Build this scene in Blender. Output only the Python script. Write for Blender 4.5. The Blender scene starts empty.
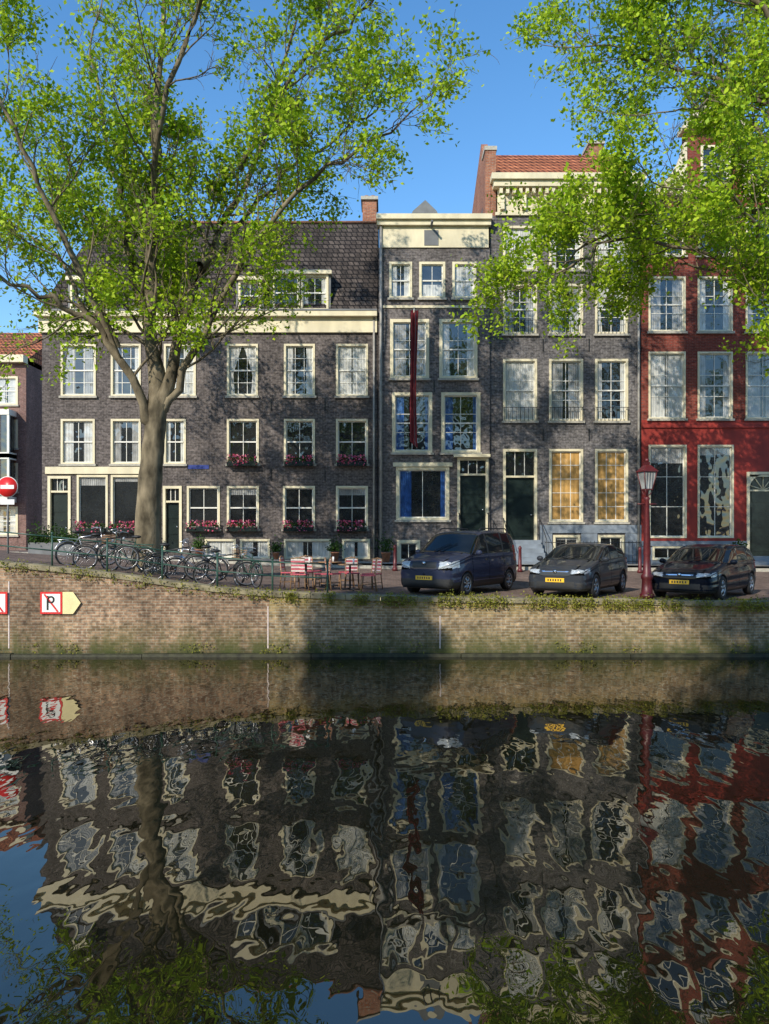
import bpy, bmesh, math, random
import numpy as np
from mathutils import Vector, Matrix, noise
random.seed(7); rng=np.random.default_rng(7)
S=bpy.context.scene
S.view_settings.view_transform='Standard'; S.view_settings.look='None'; S.view_settings.exposure=0
# ------------------------------------------------------------ materials
def newmat(n):
    m=bpy.data.materials.new(n); m.use_nodes=True; nt=m.node_tree
    return m,nt,nt.nodes,nt.links,nt.nodes['Principled BSDF']
def N(nt,t,**k):
    n=nt.nodes.new(t)
    for a,b in k.items(): setattr(n,a,b)
    return n
def c4(c): return (c[0],c[1],c[2],1)
def plain(name,col,rough=.6,var=.15,scale=6,metal=0,bump=0.0,spec=.5,coat=0,coatior=1.5,pleat=0,streak=0):
    m,nt,nd,lk,p=newmat(name)
    g=N(nt,'ShaderNodeNewGeometry'); no=N(nt,'ShaderNodeTexNoise'); no.inputs['Scale'].default_value=scale; no.inputs['Detail'].default_value=5
    if streak:
        ms=N(nt,'ShaderNodeMapping'); ms.inputs['Scale'].default_value=(1,1,streak); lk.new(g.outputs['Position'],ms.inputs[0]); lk.new(ms.outputs[0],no.inputs['Vector'])
    else: lk.new(g.outputs['Position'],no.inputs['Vector'])
    r=N(nt,'ShaderNodeValToRGB'); r.color_ramp.elements[0].position=.3; r.color_ramp.elements[1].position=.7
    r.color_ramp.elements[0].color=c4([x*(1-var) for x in col]); r.color_ramp.elements[1].color=c4([min(1,x*(1+var)) for x in col])
    lk.new(no.outputs['Fac'],r.inputs['Fac']); lk.new(r.outputs['Color'],p.inputs['Base Color'])
    p.inputs['Roughness'].default_value=rough; p.inputs['Metallic'].default_value=metal; p.inputs['Specular IOR Level'].default_value=spec
    if coat: p.inputs['Coat Weight'].default_value=coat; p.inputs['Coat Roughness'].default_value=.02; p.inputs['Coat IOR'].default_value=coatior
    if pleat:
        wv=N(nt,'ShaderNodeTexWave'); wv.bands_direction='X'; wv.inputs['Scale'].default_value=pleat; wv.inputs['Distortion'].default_value=1.5; wv.inputs['Detail'].default_value=2
        mp=N(nt,'ShaderNodeMapping'); mp.inputs['Scale'].default_value=(1,1,.12); lk.new(g.outputs['Position'],mp.inputs[0]); lk.new(mp.outputs[0],wv.inputs['Vector'])
        b=N(nt,'ShaderNodeBump'); b.inputs['Strength'].default_value=1; b.inputs['Distance'].default_value=.02
        lk.new(wv.outputs['Fac'],b.inputs['Height']); lk.new(b.outputs['Normal'],p.inputs['Normal'])
    if pleat or (coat and coatior>1.6):
        n2=N(nt,'ShaderNodeTexNoise'); n2.inputs['Scale'].default_value=2.3; n2.inputs['Detail'].default_value=1; lk.new(g.outputs['Position'],n2.inputs['Vector'])
        b2=N(nt,'ShaderNodeBump'); b2.inputs['Distance'].default_value=.02; lk.new(n2.outputs['Fac'],b2.inputs['Height']); lk.new(b2.outputs[0],p.inputs['Coat Normal'])
    if bump:
        b=N(nt,'ShaderNodeBump'); b.inputs['Strength'].default_value=1; b.inputs['Distance'].default_value=bump
        lk.new(no.outputs['Fac'],b.inputs['Height']); lk.new(b.outputs['Normal'],p.inputs['Normal'])
    return m
def brick(name,c1,c2,mort,bw=.22,rh=.065,ms=.007,stain=.35,flat=False,moss=None,streak=True,spot=.25):
    m,nt,nd,lk,p=newmat(name)
    g=N(nt,'ShaderNodeNewGeometry'); s=N(nt,'ShaderNodeSeparateXYZ'); lk.new(g.outputs['Position'],s.inputs[0])
    cb=N(nt,'ShaderNodeCombineXYZ')
    if flat:
        lk.new(s.outputs[0],cb.inputs[0]); lk.new(s.outputs[1],cb.inputs[1])
    else:
        a=N(nt,'ShaderNodeMath',operation='ADD'); lk.new(s.outputs[0],a.inputs[0]); lk.new(s.outputs[1],a.inputs[1])
        lk.new(a.outputs[0],cb.inputs[0]); lk.new(s.outputs[2],cb.inputs[1])
    b=N(nt,'ShaderNodeTexBrick'); lk.new(cb.outputs[0],b.inputs['Vector'])
    b.inputs['Scale'].default_value=1; b.inputs['Brick Width'].default_value=bw; b.inputs['Row Height'].default_value=rh
    b.inputs['Mortar Size'].default_value=ms; b.inputs['Mortar Smooth'].default_value=.2; b.inputs['Bias'].default_value=-.1
    b.inputs['Color1'].default_value=c4(c1); b.inputs['Color2'].default_value=c4(c2); b.inputs['Mortar'].default_value=c4(mort)
    n1=N(nt,'ShaderNodeTexNoise'); n1.inputs['Scale'].default_value=.7; n1.inputs['Detail'].default_value=8; n1.inputs['Roughness'].default_value=.65
    mp=N(nt,'ShaderNodeMapping'); mp.inputs['Scale'].default_value=(1.5,1.5,.6) if streak else (1,1,1)
    lk.new(g.outputs['Position'],mp.inputs[0]); lk.new(mp.outputs[0],n1.inputs['Vector'])
    mr=N(nt,'ShaderNodeMapRange'); mr.inputs[1].default_value=.3; mr.inputs[2].default_value=.7; mr.inputs[3].default_value=1-stain; mr.inputs[4].default_value=1+stain
    lk.new(n1.outputs['Fac'],mr.inputs[0])
    n2=N(nt,'ShaderNodeTexNoise'); n2.inputs['Scale'].default_value=9; n2.inputs['Detail'].default_value=3
    lk.new(cb.outputs[0],n2.inputs['Vector'])
    mr2=N(nt,'ShaderNodeMapRange'); mr2.inputs[1].default_value=.3; mr2.inputs[2].default_value=.7; mr2.inputs[3].default_value=1-spot; mr2.inputs[4].default_value=1+spot
    lk.new(n2.outputs['Fac'],mr2.inputs[0])
    mu=N(nt,'ShaderNodeMath',operation='MULTIPLY'); lk.new(mr.outputs[0],mu.inputs[0]); lk.new(mr2.outputs[0],mu.inputs[1])
    vm=N(nt,'ShaderNodeVectorMath',operation='SCALE'); lk.new(b.outputs['Color'],vm.inputs[0]); lk.new(mu.outputs[0],vm.inputs['Scale'])
    out=vm.outputs[0]
    if moss:
        for (z0,z1,col,sc,lo,hi) in moss:
            mz=N(nt,'ShaderNodeMapRange'); mz.inputs[1].default_value=z0; mz.inputs[2].default_value=z1; mz.inputs[3].default_value=.95; mz.inputs[4].default_value=0
            lk.new(s.outputs[2],mz.inputs[0])
            n3=N(nt,'ShaderNodeTexNoise'); n3.inputs['Scale'].default_value=sc; n3.inputs['Detail'].default_value=8; n3.inputs['Roughness'].default_value=.7
            mp3=N(nt,'ShaderNodeMapping'); mp3.inputs['Scale'].default_value=(1,1,.45); lk.new(g.outputs['Position'],mp3.inputs[0]); lk.new(mp3.outputs[0],n3.inputs['Vector'])
            mm=N(nt,'ShaderNodeMath',operation='MULTIPLY'); lk.new(mz.outputs[0],mm.inputs[0])
            m3=N(nt,'ShaderNodeMapRange'); m3.inputs[1].default_value=lo; m3.inputs[2].default_value=hi; lk.new(n3.outputs['Fac'],m3.inputs[0]); lk.new(m3.outputs[0],mm.inputs[1])
            mx=N(nt,'ShaderNodeMixRGB'); lk.new(mm.outputs[0],mx.inputs[0]); lk.new(out,mx.inputs[1]); mx.inputs[2].default_value=c4(col); out=mx.outputs[0]
    lk.new(out,p.inputs['Base Color']); p.inputs['Roughness'].default_value=.85; p.inputs['Specular IOR Level'].default_value=.25
    bp=N(nt,'ShaderNodeBump'); bp.invert=True; bp.inputs['Strength'].default_value=.7; bp.inputs['Distance'].default_value=.01
    lk.new(b.outputs['Fac'],bp.inputs['Height']); lk.new(bp.outputs['Normal'],p.inputs['Normal'])
    return m
M={}
M['brickA']=brick('dark_brick',(.070,.058,.055),(.135,.112,.106),(.185,.162,.15),spot=.45)
M['brickB']=brick('grey_brick',(.095,.081,.079),(.165,.143,.138),(.22,.20,.188),stain=.3,spot=.45)
M['brickC']=brick('grey_brick_tall',(.085,.077,.078),(.155,.142,.142),(.22,.205,.198),stain=.32,spot=.45)
M['brickR']=brick('red_brick',(.165,.030,.020),(.26,.052,.032),(.19,.115,.095))
M['redpaint']=plain('red_painted_plaster',(.29,.025,.015),.65,.3,2.5,streak=.4)
M['brickO']=brick('orange_brick',(.26,.09,.05),(.36,.15,.08),(.28,.23,.19))
M['brickP']=brick('pinkish_brick',(.16,.08,.065),(.23,.12,.10),(.26,.21,.19))
MS=[(.05,1.0,(.075,.085,.02),1.6,.40,.56),(-.1,.45,(.03,.045,.012),2.5,.25,.5)]
M['quay']=brick('quay_brick',(.21,.135,.075),(.38,.265,.15),(.33,.29,.22),bw=.24,rh=.072,ms=.010,stain=.55,spot=.45,moss=[(1.8,.85,(.30,.24,.05),1.3,.34,.60)]+MS)
M['quayL']=brick('ramp_brick',(.175,.105,.065),(.31,.195,.12),(.28,.235,.175),bw=.24,rh=.072,ms=.010,stain=.6,spot=.5,moss=MS)
M['paver']=brick('street_clinkers',(.15,.10,.08),(.22,.15,.12),(.11,.10,.09),bw=.2,rh=.1,ms=.008,flat=True,stain=.35)
M['slab']=brick('pavement_slabs',(.22,.21,.20),(.28,.27,.25),(.13,.12,.11),bw=.3,rh=.3,ms=.01,flat=True,stain=.25)
M['tileD']=brick('dark_roof_tiles',(.045,.036,.032),(.095,.076,.066),(.012,.01,.01),bw=.24,rh=.22,ms=.028,stain=.5,spot=.4)
M['tileO']=brick('orange_roof_tiles',(.34,.11,.05),(.46,.17,.08),(.08,.025,.015),bw=.24,rh=.28,ms=.04,stain=.4,spot=.35)
M['cream']=plain('cream_paint',(.68,.60,.41),.55,.14,2.5,streak=.35)
M['white']=plain('white_paint',(.72,.70,.63),.5,.08,4)
M['stone']=plain('stone_sill',(.40,.37,.31),.8,.2,8,bump=.003)
M['cap']=plain('coping_stone',(.24,.205,.125),.9,.5,3,bump=.012)
M['blue']=plain('bluestone_plinth',(.19,.22,.26),.7,.22,2.5)
M['dkdoor']=plain('dark_green_door',(.012,.02,.018),.25,.2,4)
M['pane']=plain('dark_window_pane',(.012,.013,.013),.3,.7,1.1,spec=.2,coat=1,coatior=1.9)
M['net']=plain('net_curtain_behind_glass',(.58,.58,.55),.9,.25,2.5,coat=1,coatior=1.65,pleat=5,spec=.1)
M['netg']=plain('grey_curtain_behind_glass',(.32,.32,.31),.9,.35,2.5,coat=1,coatior=1.75,pleat=4,spec=.1)
M['tan']=plain('tan_blind_behind_glass',(.46,.27,.09),.8,.28,1.6,coat=1,coatior=1.5,spec=.1,pleat=1.5)
M['bluec']=plain('blue_curtain_behind_glass',(.03,.09,.27),.9,.4,5,coat=1,coatior=1.7,pleat=4,spec=.1)
M['lead']=plain('lead_grey',(.15,.155,.16),.6,.2,3)
M['pipe']=plain('drain_pipe',(.30,.28,.25),.5,.2,5)
M['iron']=plain('black_iron',(.02,.02,.022),.4,.3,20)
M['green_iron']=plain('green_railing_paint',(.03,.075,.055),.4,.3,12)
M['lampred']=plain('red_lamp_post_paint',(.10,.013,.015),.45,.25,10)
M['terracotta']=plain('terracotta',(.36,.15,.08),.85,.25,10)
M['wood']=plain('wet_timber',(.035,.035,.018),.6,.6,6,bump=.01)
M['tyre']=plain('tyre_rubber',(.018,.018,.019),.8,.2,30)
M['rim']=plain('alloy_rim',(.5,.5,.52),.3,.1,10,metal=.8)
M['chrome']=plain('chrome',(.7,.7,.72),.12,.05,10,metal=1)
M['plastic']=plain('black_plastic',(.015,.015,.016),.55,.2,20)
M['carglass']=plain('car_glass',(.008,.01,.011),.03,.3,2,spec=.5)
M['headlamp']=plain('headlamp_lens',(.38,.41,.44),.12,.35,30,spec=.9,coat=1)
M['taillamp']=plain('tail_lamp',(.35,.01,.01),.1,.1,20)
M['plate']=plain('yellow_number_plate',(.80,.46,.02),.4,.04,10)
M['paintK']=plain('dark_blue_car_paint',(.026,.032,.062),.4,.1,.8,coat=.7,coatior=1.4,spec=.12)
M['paintC']=plain('dark_grey_car_paint',(.030,.034,.042),.4,.1,.8,coat=.7,coatior=1.4,spec=.12)
M['paintG']=plain('black_blue_car_paint',(.004,.007,.015),.4,.1,.8,coat=.7,coatior=1.36,spec=.05)
M['seam']=plain('panel_gap',(.003,.003,.003),.9,.1,10,spec=.1)
M['chairred']=plain('pink_red_wicker',(.50,.09,.12),.6,.3,30)
M['chairwhite']=plain('pale_wicker',(.62,.52,.48),.6,.2,30)
M['tablewood']=plain('table_wood',(.28,.16,.08),.5,.3,12)
M['signred']=plain('sign_red',(.62,.02,.02),.35,.05,5)
M['signwhite']=plain('sign_white',(.78,.78,.76),.35,.05,5)
M['signcream']=plain('sign_cream',(.75,.64,.33),.4,.06,5)
M['signblue']=plain('sign_blue',(.02,.04,.22),.4,.06,5)
M['black']=plain('black_paint',(.01,.01,.01),.5,.1,5)
M['flagred']=plain('maroon_flag_cloth',(.17,.03,.035),.9,.3,4,spec=.1)
M['flagwhite']=plain('white_flag_cloth',(.45,.38,.38),.9,.1,6,spec=.1)
M['bark']=plain('elm_bark',(.16,.13,.085),.95,.65,3.5,bump=.06,spec=.15,streak=.5)
def leafmat(name,cols,trans=.45):
    m,nt,nd,lk,p=newmat(name)
    g=N(nt,'ShaderNodeNewGeometry'); r=N(nt,'ShaderNodeValToRGB')
    cr=r.color_ramp; cr.elements[0].color=c4(cols[0]); cr.elements[0].position=0; cr.elements[1].color=c4(cols[-1]); cr.elements[1].position=1
    for i,c in enumerate(cols[1:-1]): e=cr.elements.new((i+1)/(len(cols)-1)); e.color=c4(c)
    lk.new(g.outputs['Random Per Island'],r.inputs['Fac']); lk.new(r.outputs['Color'],p.inputs['Base Color'])
    p.inputs['Roughness'].default_value=.55; p.inputs['Specular IOR Level'].default_value=.2
    t=N(nt,'ShaderNodeBsdfTranslucent'); lk.new(r.outputs['Color'],t.inputs['Color'])
    mx=N(nt,'ShaderNodeMixShader'); mx.inputs[0].default_value=trans
    lk.new(p.outputs[0],mx.inputs[1]); lk.new(t.outputs[0],mx.inputs[2]); lk.new(mx.outputs[0],nd['Material Output'].inputs[0])
    return m
M['leaf']=leafmat('elm_leaves',[(.18,.33,.010),(.36,.52,.022),(.48,.59,.035),(.26,.43,.016)],.35)
M['weed']=leafmat('weeds',[(.12,.15,.02),(.33,.30,.05),(.22,.24,.03)],.3)
M['hedge']=leafmat('hedge_leaves',[(.02,.05,.01),(.06,.12,.02),(.035,.075,.015)],.3)
M['flower']=leafmat('flowers',[(.75,.06,.22),(.8,.2,.35),(.6,.02,.06),(.85,.45,.5)],.3)
def watermat():
    m,nt,nd,lk,p=newmat('canal_water'); nd.remove(p)
    df=N(nt,'ShaderNodeBsdfDiffuse'); df.inputs[0].default_value=(.008,.008,.004,1)
    gl=N(nt,'ShaderNodeBsdfGlossy'); gl.inputs['Roughness'].default_value=.004; gl.inputs['Color'].default_value=(.95,.92,.85,1)
    fr=N(nt,'ShaderNodeFresnel'); fr.inputs[0].default_value=2.15
    g=N(nt,'ShaderNodeNewGeometry')
    def nz(sc,sx,sy,det,w,dist):
        mp=N(nt,'ShaderNodeMapping'); mp.inputs['Scale'].default_value=(sx,sy,1); lk.new(g.outputs['Position'],mp.inputs[0])
        n=N(nt,'ShaderNodeTexNoise'); n.inputs['Scale'].default_value=sc; n.inputs['Detail'].default_value=det; n.inputs['Distortion'].default_value=dist
        lk.new(mp.outputs[0],n.inputs['Vector'])
        q=N(nt,'ShaderNodeMath',operation='MULTIPLY'); q.inputs[1].default_value=w; lk.new(n.outputs['Fac'],q.inputs[0]); return q.outputs[0]
    a=nz(1.1,1.7,.8,0,.0046,.2); b_=nz(2.8,1.8,.75,0,.0029,.4); c_=nz(6.5,1.5,.7,0,.0008,.4)
    ad=N(nt,'ShaderNodeMath',operation='ADD'); lk.new(a,ad.inputs[0]); lk.new(b_,ad.inputs[1])
    ae=N(nt,'ShaderNodeMath',operation='ADD'); lk.new(ad.outputs[0],ae.inputs[0]); lk.new(c_,ae.inputs[1])
    bp=N(nt,'ShaderNodeBump'); bp.inputs['Strength'].default_value=1; bp.inputs['Distance'].default_value=1.0
    lk.new(ae.outputs[0],bp.inputs['Height'])
    lk.new(bp.outputs[0],gl.inputs['Normal']); lk.new(bp.outputs[0],fr.inputs['Normal'])
    mx=N(nt,'ShaderNodeMixShader'); lk.new(fr.outputs[0],mx.inputs[0]); lk.new(df.outputs[0],mx.inputs[1]); lk.new(gl.outputs[0],mx.inputs[2])
    lk.new(mx.outputs[0],nd['Material Output'].inputs[0]); return m
M['water']=watermat()
# ------------------------------------------------------------ mesh builder
class MB:
    def __init__(s,name): s.name=name; s.p={}
    def part(s,part,mat,smooth=False):
        if part not in s.p: s.p[part]=dict(v=[],f=[],m=mat,s=smooth)
        return s.p[part]
    def add(s,part,mat,vs,fs,smooth=False):
        d=s.part(part,mat,smooth); o=len(d['v']); d['v'].extend(vs); d['f'].extend([tuple(i+o for i in f) for f in fs])
    def quad(s,part,mat,a,b,c,d): s.add(part,mat,[a,b,c,d],[(0,1,2,3)])
    def box(s,part,mat,x0,x1,y0,y1,z0,z1):
        v=[(x0,y0,z0),(x1,y0,z0),(x1,y1,z0),(x0,y1,z0),(x0,y0,z1),(x1,y0,z1),(x1,y1,z1),(x0,y1,z1)]
        s.add(part,mat,v,[(0,3,2,1),(4,5,6,7),(0,1,5,4),(1,2,6,5),(2,3,7,6),(3,0,4,7)])
    def prism(s,part,mat,poly,y0,y1):
        n=len(poly); v=[(x,y0,z) for x,z in poly]+[(x,y1,z) for x,z in poly]
        s.add(part,mat,v,[tuple(range(n)),tuple(range(2*n-1,n-1,-1))]+[(i,(i+1)%n,(i+1)%n+n,i+n)[::-1] for i in range(n)])
    def tube(s,part,mat,pts,rs,n=8,cap=True):
        vs=[];fs=[]; pts=[Vector(p) for p in pts]
        if not hasattr(rs,'__len__'): rs=[rs]*len(pts)
        for i,p in enumerate(pts):
            d=(pts[min(i+1,len(pts)-1)]-pts[max(i-1,0)])
            if d.length<1e-9: d=Vector((0,0,1))
            d.normalize(); u=d.cross(Vector((0,0,1)) if abs(d.z)<.9 else Vector((1,0,0))).normalized(); w=d.cross(u)
            for k in range(n):
                a=2*math.pi*k/n; vs.append(tuple(p+(u*math.cos(a)+w*math.sin(a))*rs[i]))
        for i in range(len(pts)-1):
            for k in range(n): fs.append((i*n+k,i*n+(k+1)%n,(i+1)*n+(k+1)%n,(i+1)*n+k))
        if cap: fs.append(tuple(range(n))[::-1]); fs.append(tuple(range((len(pts)-1)*n,len(pts)*n)))
        s.add(part,mat,vs,fs,True)
    def ring(s,part,mat,c,R,r,n=28,m=6,axis='y'):
        vs=[];fs=[]
        for i in range(n):
            a=2*math.pi*i/n
            for k in range(m):
                b=2*math.pi*k/m; rr=R+r*math.cos(b); h=r*math.sin(b)
                if axis=='y': vs.append((c[0]+rr*math.cos(a),c[1]+h,c[2]+rr*math.sin(a)))
                else: vs.append((c[0]+rr*math.cos(a),c[1]+rr*math.sin(a),c[2]+h))
        for i in range(n):
            for k in range(m): fs.append((i*m+k,((i+1)%n)*m+k,((i+1)%n)*m+(k+1)%m,i*m+(k+1)%m))
        s.add(part,mat,vs,fs,True)
    def ball(s,part,mat,c,r,n=12,m=8):
        vs=[];fs=[]
        if not hasattr(r,'__len__'): r=(r,r,r)
        for i in range(m+1):
            t=math.pi*i/m
            for k in range(n):
                a=2*math.pi*k/n; vs.append((c[0]+r[0]*math.sin(t)*math.cos(a),c[1]+r[1]*math.sin(t)*math.sin(a),c[2]+r[2]*math.cos(t)))
        for i in range(m):
            for k in range(n): fs.append((i*n+k,(i+1)*n+k,(i+1)*n+(k+1)%n,i*n+(k+1)%n))
        s.add(part,mat,vs,fs,True)
    def finish(s,loc=(0,0,0),rotz=0,world=False,bevel=0):
        e=bpy.data.objects.new(s.name,None); S.collection.objects.link(e); e.location=loc; e.rotation_euler=(0,0,rotz)
        e.empty_display_size=.2
        for k,d in s.p.items():
            me=bpy.data.meshes.new(s.name+'_'+k)
            v=d['v']
            if world: v=[(a-loc[0],b-loc[1],c-loc[2]) for a,b,c in v]
            me.from_pydata([tuple(x) for x in v],[],d['f']); me.materials.append(M[d['m']])
            if d['s']: me.polygons.foreach_set('use_smooth',[True]*len(me.polygons))
            me.update(); o=bpy.data.objects.new(k,me); S.collection.objects.link(o); o.parent=e
            if bevel and not d['s']:
                b=o.modifiers.new('bevel','BEVEL'); b.width=bevel; b.segments=1; b.limit_method='ANGLE'
        return e
def leaves_mesh(name,C,size,mat,up=.6,parent=None):
    C=np.asarray(C,dtype=np.float64); n=len(C)
    nv=rng.normal(size=(n,3)); nv[:,2]=np.abs(nv[:,2])+up; nv/=np.linalg.norm(nv,axis=1)[:,None]
    t=rng.normal(size=(n,3)); t-=nv*(t*nv).sum(1)[:,None]; t/=np.linalg.norm(t,axis=1)[:,None]; b=np.cross(nv,t)
    sz=(size*rng.uniform(.6,1.35,size=n))[:,None]
    V=np.stack([C-t*sz*.5,C+b*sz*.34+nv*sz*.06,C+t*sz*.55,C-b*sz*.34+nv*sz*.06],1).reshape(-1,3)
    me=bpy.data.meshes.new(name); me.vertices.add(4*n); me.vertices.foreach_set('co',V.ravel()); me.loops.add(4*n)
    me.loops.foreach_set('vertex_index',np.arange(4*n,dtype=np.int32)); me.polygons.add(n)
    me.polygons.foreach_set('loop_start',np.arange(0,4*n,4,dtype=np.int32)); me.update(calc_edges=True)
    me.materials.append(M[mat]); o=bpy.data.objects.new(name,me); S.collection.objects.link(o)
    if parent: o.parent=parent
    return o
# ------------------------------------------------------------ camera / light
CAMZ=3.1; HOR=537.0; FP=768.0
cam=bpy.data.cameras.new('camera'); co=bpy.data.objects.new('camera',cam); S.collection.objects.link(co)
co.location=(0,0,CAMZ); co.rotation_euler=(math.radians(90),0,0); cam.sensor_fit='VERTICAL'; cam.sensor_height=36; cam.sensor_width=27; cam.lens=27
cam.shift_y=25/1024; cam.clip_end=3000; cam.clip_start=.05; S.camera=co
tosun=Vector((-.46,-.72,.53)).normalized()
sl=bpy.data.lights.new('sun','SUN'); sl.energy=5.0; sl.angle=math.radians(.5); sl.color=(1,.93,.79)
so=bpy.data.objects.new('sun',sl); S.collection.objects.link(so); so.location=(-20,-30,40); so.rotation_euler=tosun.to_track_quat('Z','Y').to_euler()
w=bpy.data.worlds.new('World'); S.world=w; w.use_nodes=True; nt=w.node_tree
sky=nt.nodes.new('ShaderNodeTexSky'); sky.sky_type='NISHITA'; sky.sun_disc=False
sky.sun_elevation=math.asin(tosun.z); sky.sun_rotation=math.atan2(tosun.x,tosun.y)%(2*math.pi); sky.air_density=1.1; sky.dust_density=.2; sky.ozone_density=2.3
hs=nt.nodes.new('ShaderNodeHueSaturation'); hs.inputs['Saturation'].default_value=1.25; hs.inputs['Value'].default_value=1.55
nt.links.new(sky.outputs[0],hs.inputs['Color']); nt.links.new(hs.outputs[0],nt.nodes['Background'].inputs[0]); nt.nodes['Background'].inputs[1].default_value=.15
# facade survey helpers: facade plane stands 32 m away, 24 units of the survey = 1 m
YF=32.0
def fx(u): return (u-384.5)/24.0
def fz(v): return CAMZ+(HOR-v)/24.0
def at(u,D): return (u-384.5)*D/FP
def zt(v,D): return CAMZ+(HOR-v)*D/FP
def zq(x): return float(np.interp(x,[-60,-14,-10,-7.4,-4.8,-3,0,10,60],[3.0,2.75,2.45,2.19,1.82,1.66,1.54,1.40,1.40]))
def zfac(x): return float(np.interp(x,[-60,-14,-6,0,15,60],[2.6,2.35,2.1,1.95,1.85,1.85]))
def gz(x,y):
    t=min(1,max(0,(y-25)/5.5)); return zq(x)*(1-t)+zfac(x)*t
# ------------------------------------------------------------ ground, water, quay
def sheet(name,xs,ys,zf,mat):
    vs=[(x,y,zf(x,y)) for y in ys for x in xs]; nx=len(xs)
    fs=[(j*nx+i,j*nx+i+1,(j+1)*nx+i+1,(j+1)*nx+i) for j in range(len(ys)-1) for i in range(nx-1)]
    me=bpy.data.meshes.new(name); me.from_pydata(vs,[],fs); me.materials.append(M[mat]); o=bpy.data.objects.new(name,me); S.collection.objects.link(o); return o
xs=[-900,-200,-60]+list(np.arange(-40,41,1.0))+[60,200,900]
sheet('street',xs,[20.3]+list(np.arange(21,33,1.0))+[40,60,120,400,1500],gz,'paver')
sheet('pavement',[x for x in xs if abs(x)<=60],[29.6,32.3],lambda x,y:gz(x,30.6)+.12,'slab')
kb=MB('kerb')
for i in range(-30,30):
    x0,x1=i,i+.995; z=gz(i+.5,29.6); kb.box('kerb_stones','stone',x0,x1,29.45,29.6,z-.3,z+.115)
kb.finish()
o=sheet('canal_water',[-900,900],[.8,20.2],lambda x,y:0,'water')
sheet('near_bank_street',[-900,900],[-900,1.0],lambda x,y:1.5,'paver')
q=MB('near_quay_wall'); q.box('wall','quay',-300,300,.6,1.02,-1,1.49); q.finish()
q=MB('quay_wall')
X=[-300,-60,-14]+[x for x in np.arange(-13.5,12,.5)]+[60,300]
for (lo,hi,pt,mt) in ((-301,-3,'ramp_face','quayL'),(-3,301,'brick_face','quay')):
    XX=[x for x in X if lo<=x<=hi]; vs=[];fs=[]
    for x in XX: z=zq(x)-.10; vs+= [(x,20,-1),(x,20,z)]
    for i in range(len(XX)-1): fs.append((2*i,2*i+2,2*i+3,2*i+1))
    q.add(pt,mt,vs,fs)
x=-30.0
while x<30:   # coping stones
    l=random.uniform(.5,1.1); a,b=x+.004,x+l-.008; za,zb=zq(a),zq(b); o_=random.uniform(-.015,.015); zo=random.uniform(-.012,.012); hh=.11
    v=[(a,19.955+o_,za-hh),(b,19.955+o_,zb-hh),(b,20.38,zb-hh),(a,20.38,za-hh),(a,19.955+o_,za+.02+zo),(b,19.955+o_,zb+.02+zo),(b,20.38,zb+.02+zo),(a,20.38,za+.02+zo)]
    q.add('coping','cap',v,[(0,3,2,1),(4,5,6,7),(0,1,5,4),(1,2,6,5),(2,3,7,6),(3,0,4,7)]); x+=l
x=-30.0
while x<30:
    l=random.uniform(3,4.5); q.box('waterline_beam','wood',x,x+l-.02,19.82+random.uniform(-.02,.02),19.995,-.2,.08+random.uniform(-.02,.015)); x+=l
for px,h in ((9,1.95),(268,1.3),(440,1.05)): q.box('painted_marker_line','chairwhite',at(px,20)-.014,at(px,20)+.014,19.988,20.01,.2,h)
q.finish((0,20,0),world=True)
C=[]
for i in range(3000):
    x=random.uniform(-3.2,11) if random.random()<.85 else random.uniform(-11,-3)
    if noise.noise(Vector((x*1.3,0,3)))<-.05 and random.random()<.8: continue
    h=abs(random.gauss(0,.08)); y=random.choice([random.uniform(19.86,19.97),random.uniform(20.3,20.6)])
    for k in range(7): C.append((x+random.gauss(0,.04),y+random.gauss(0,.03),zq(x)-.04+h*random.random()+random.uniform(-.22,.05)*(y<20)))
for i in range(500):
    x=random.uniform(-10.5,11)
    if noise.noise(Vector((x*.9,5,3)))<.05: continue
    z0=random.uniform(.06,.35)
    for k in range(5): C.append((x+random.gauss(0,.06),19.96+random.uniform(-.06,.02),z0+random.gauss(0,.05)))
leaves_mesh('weeds',C,.05,'weed',.2)
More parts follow.
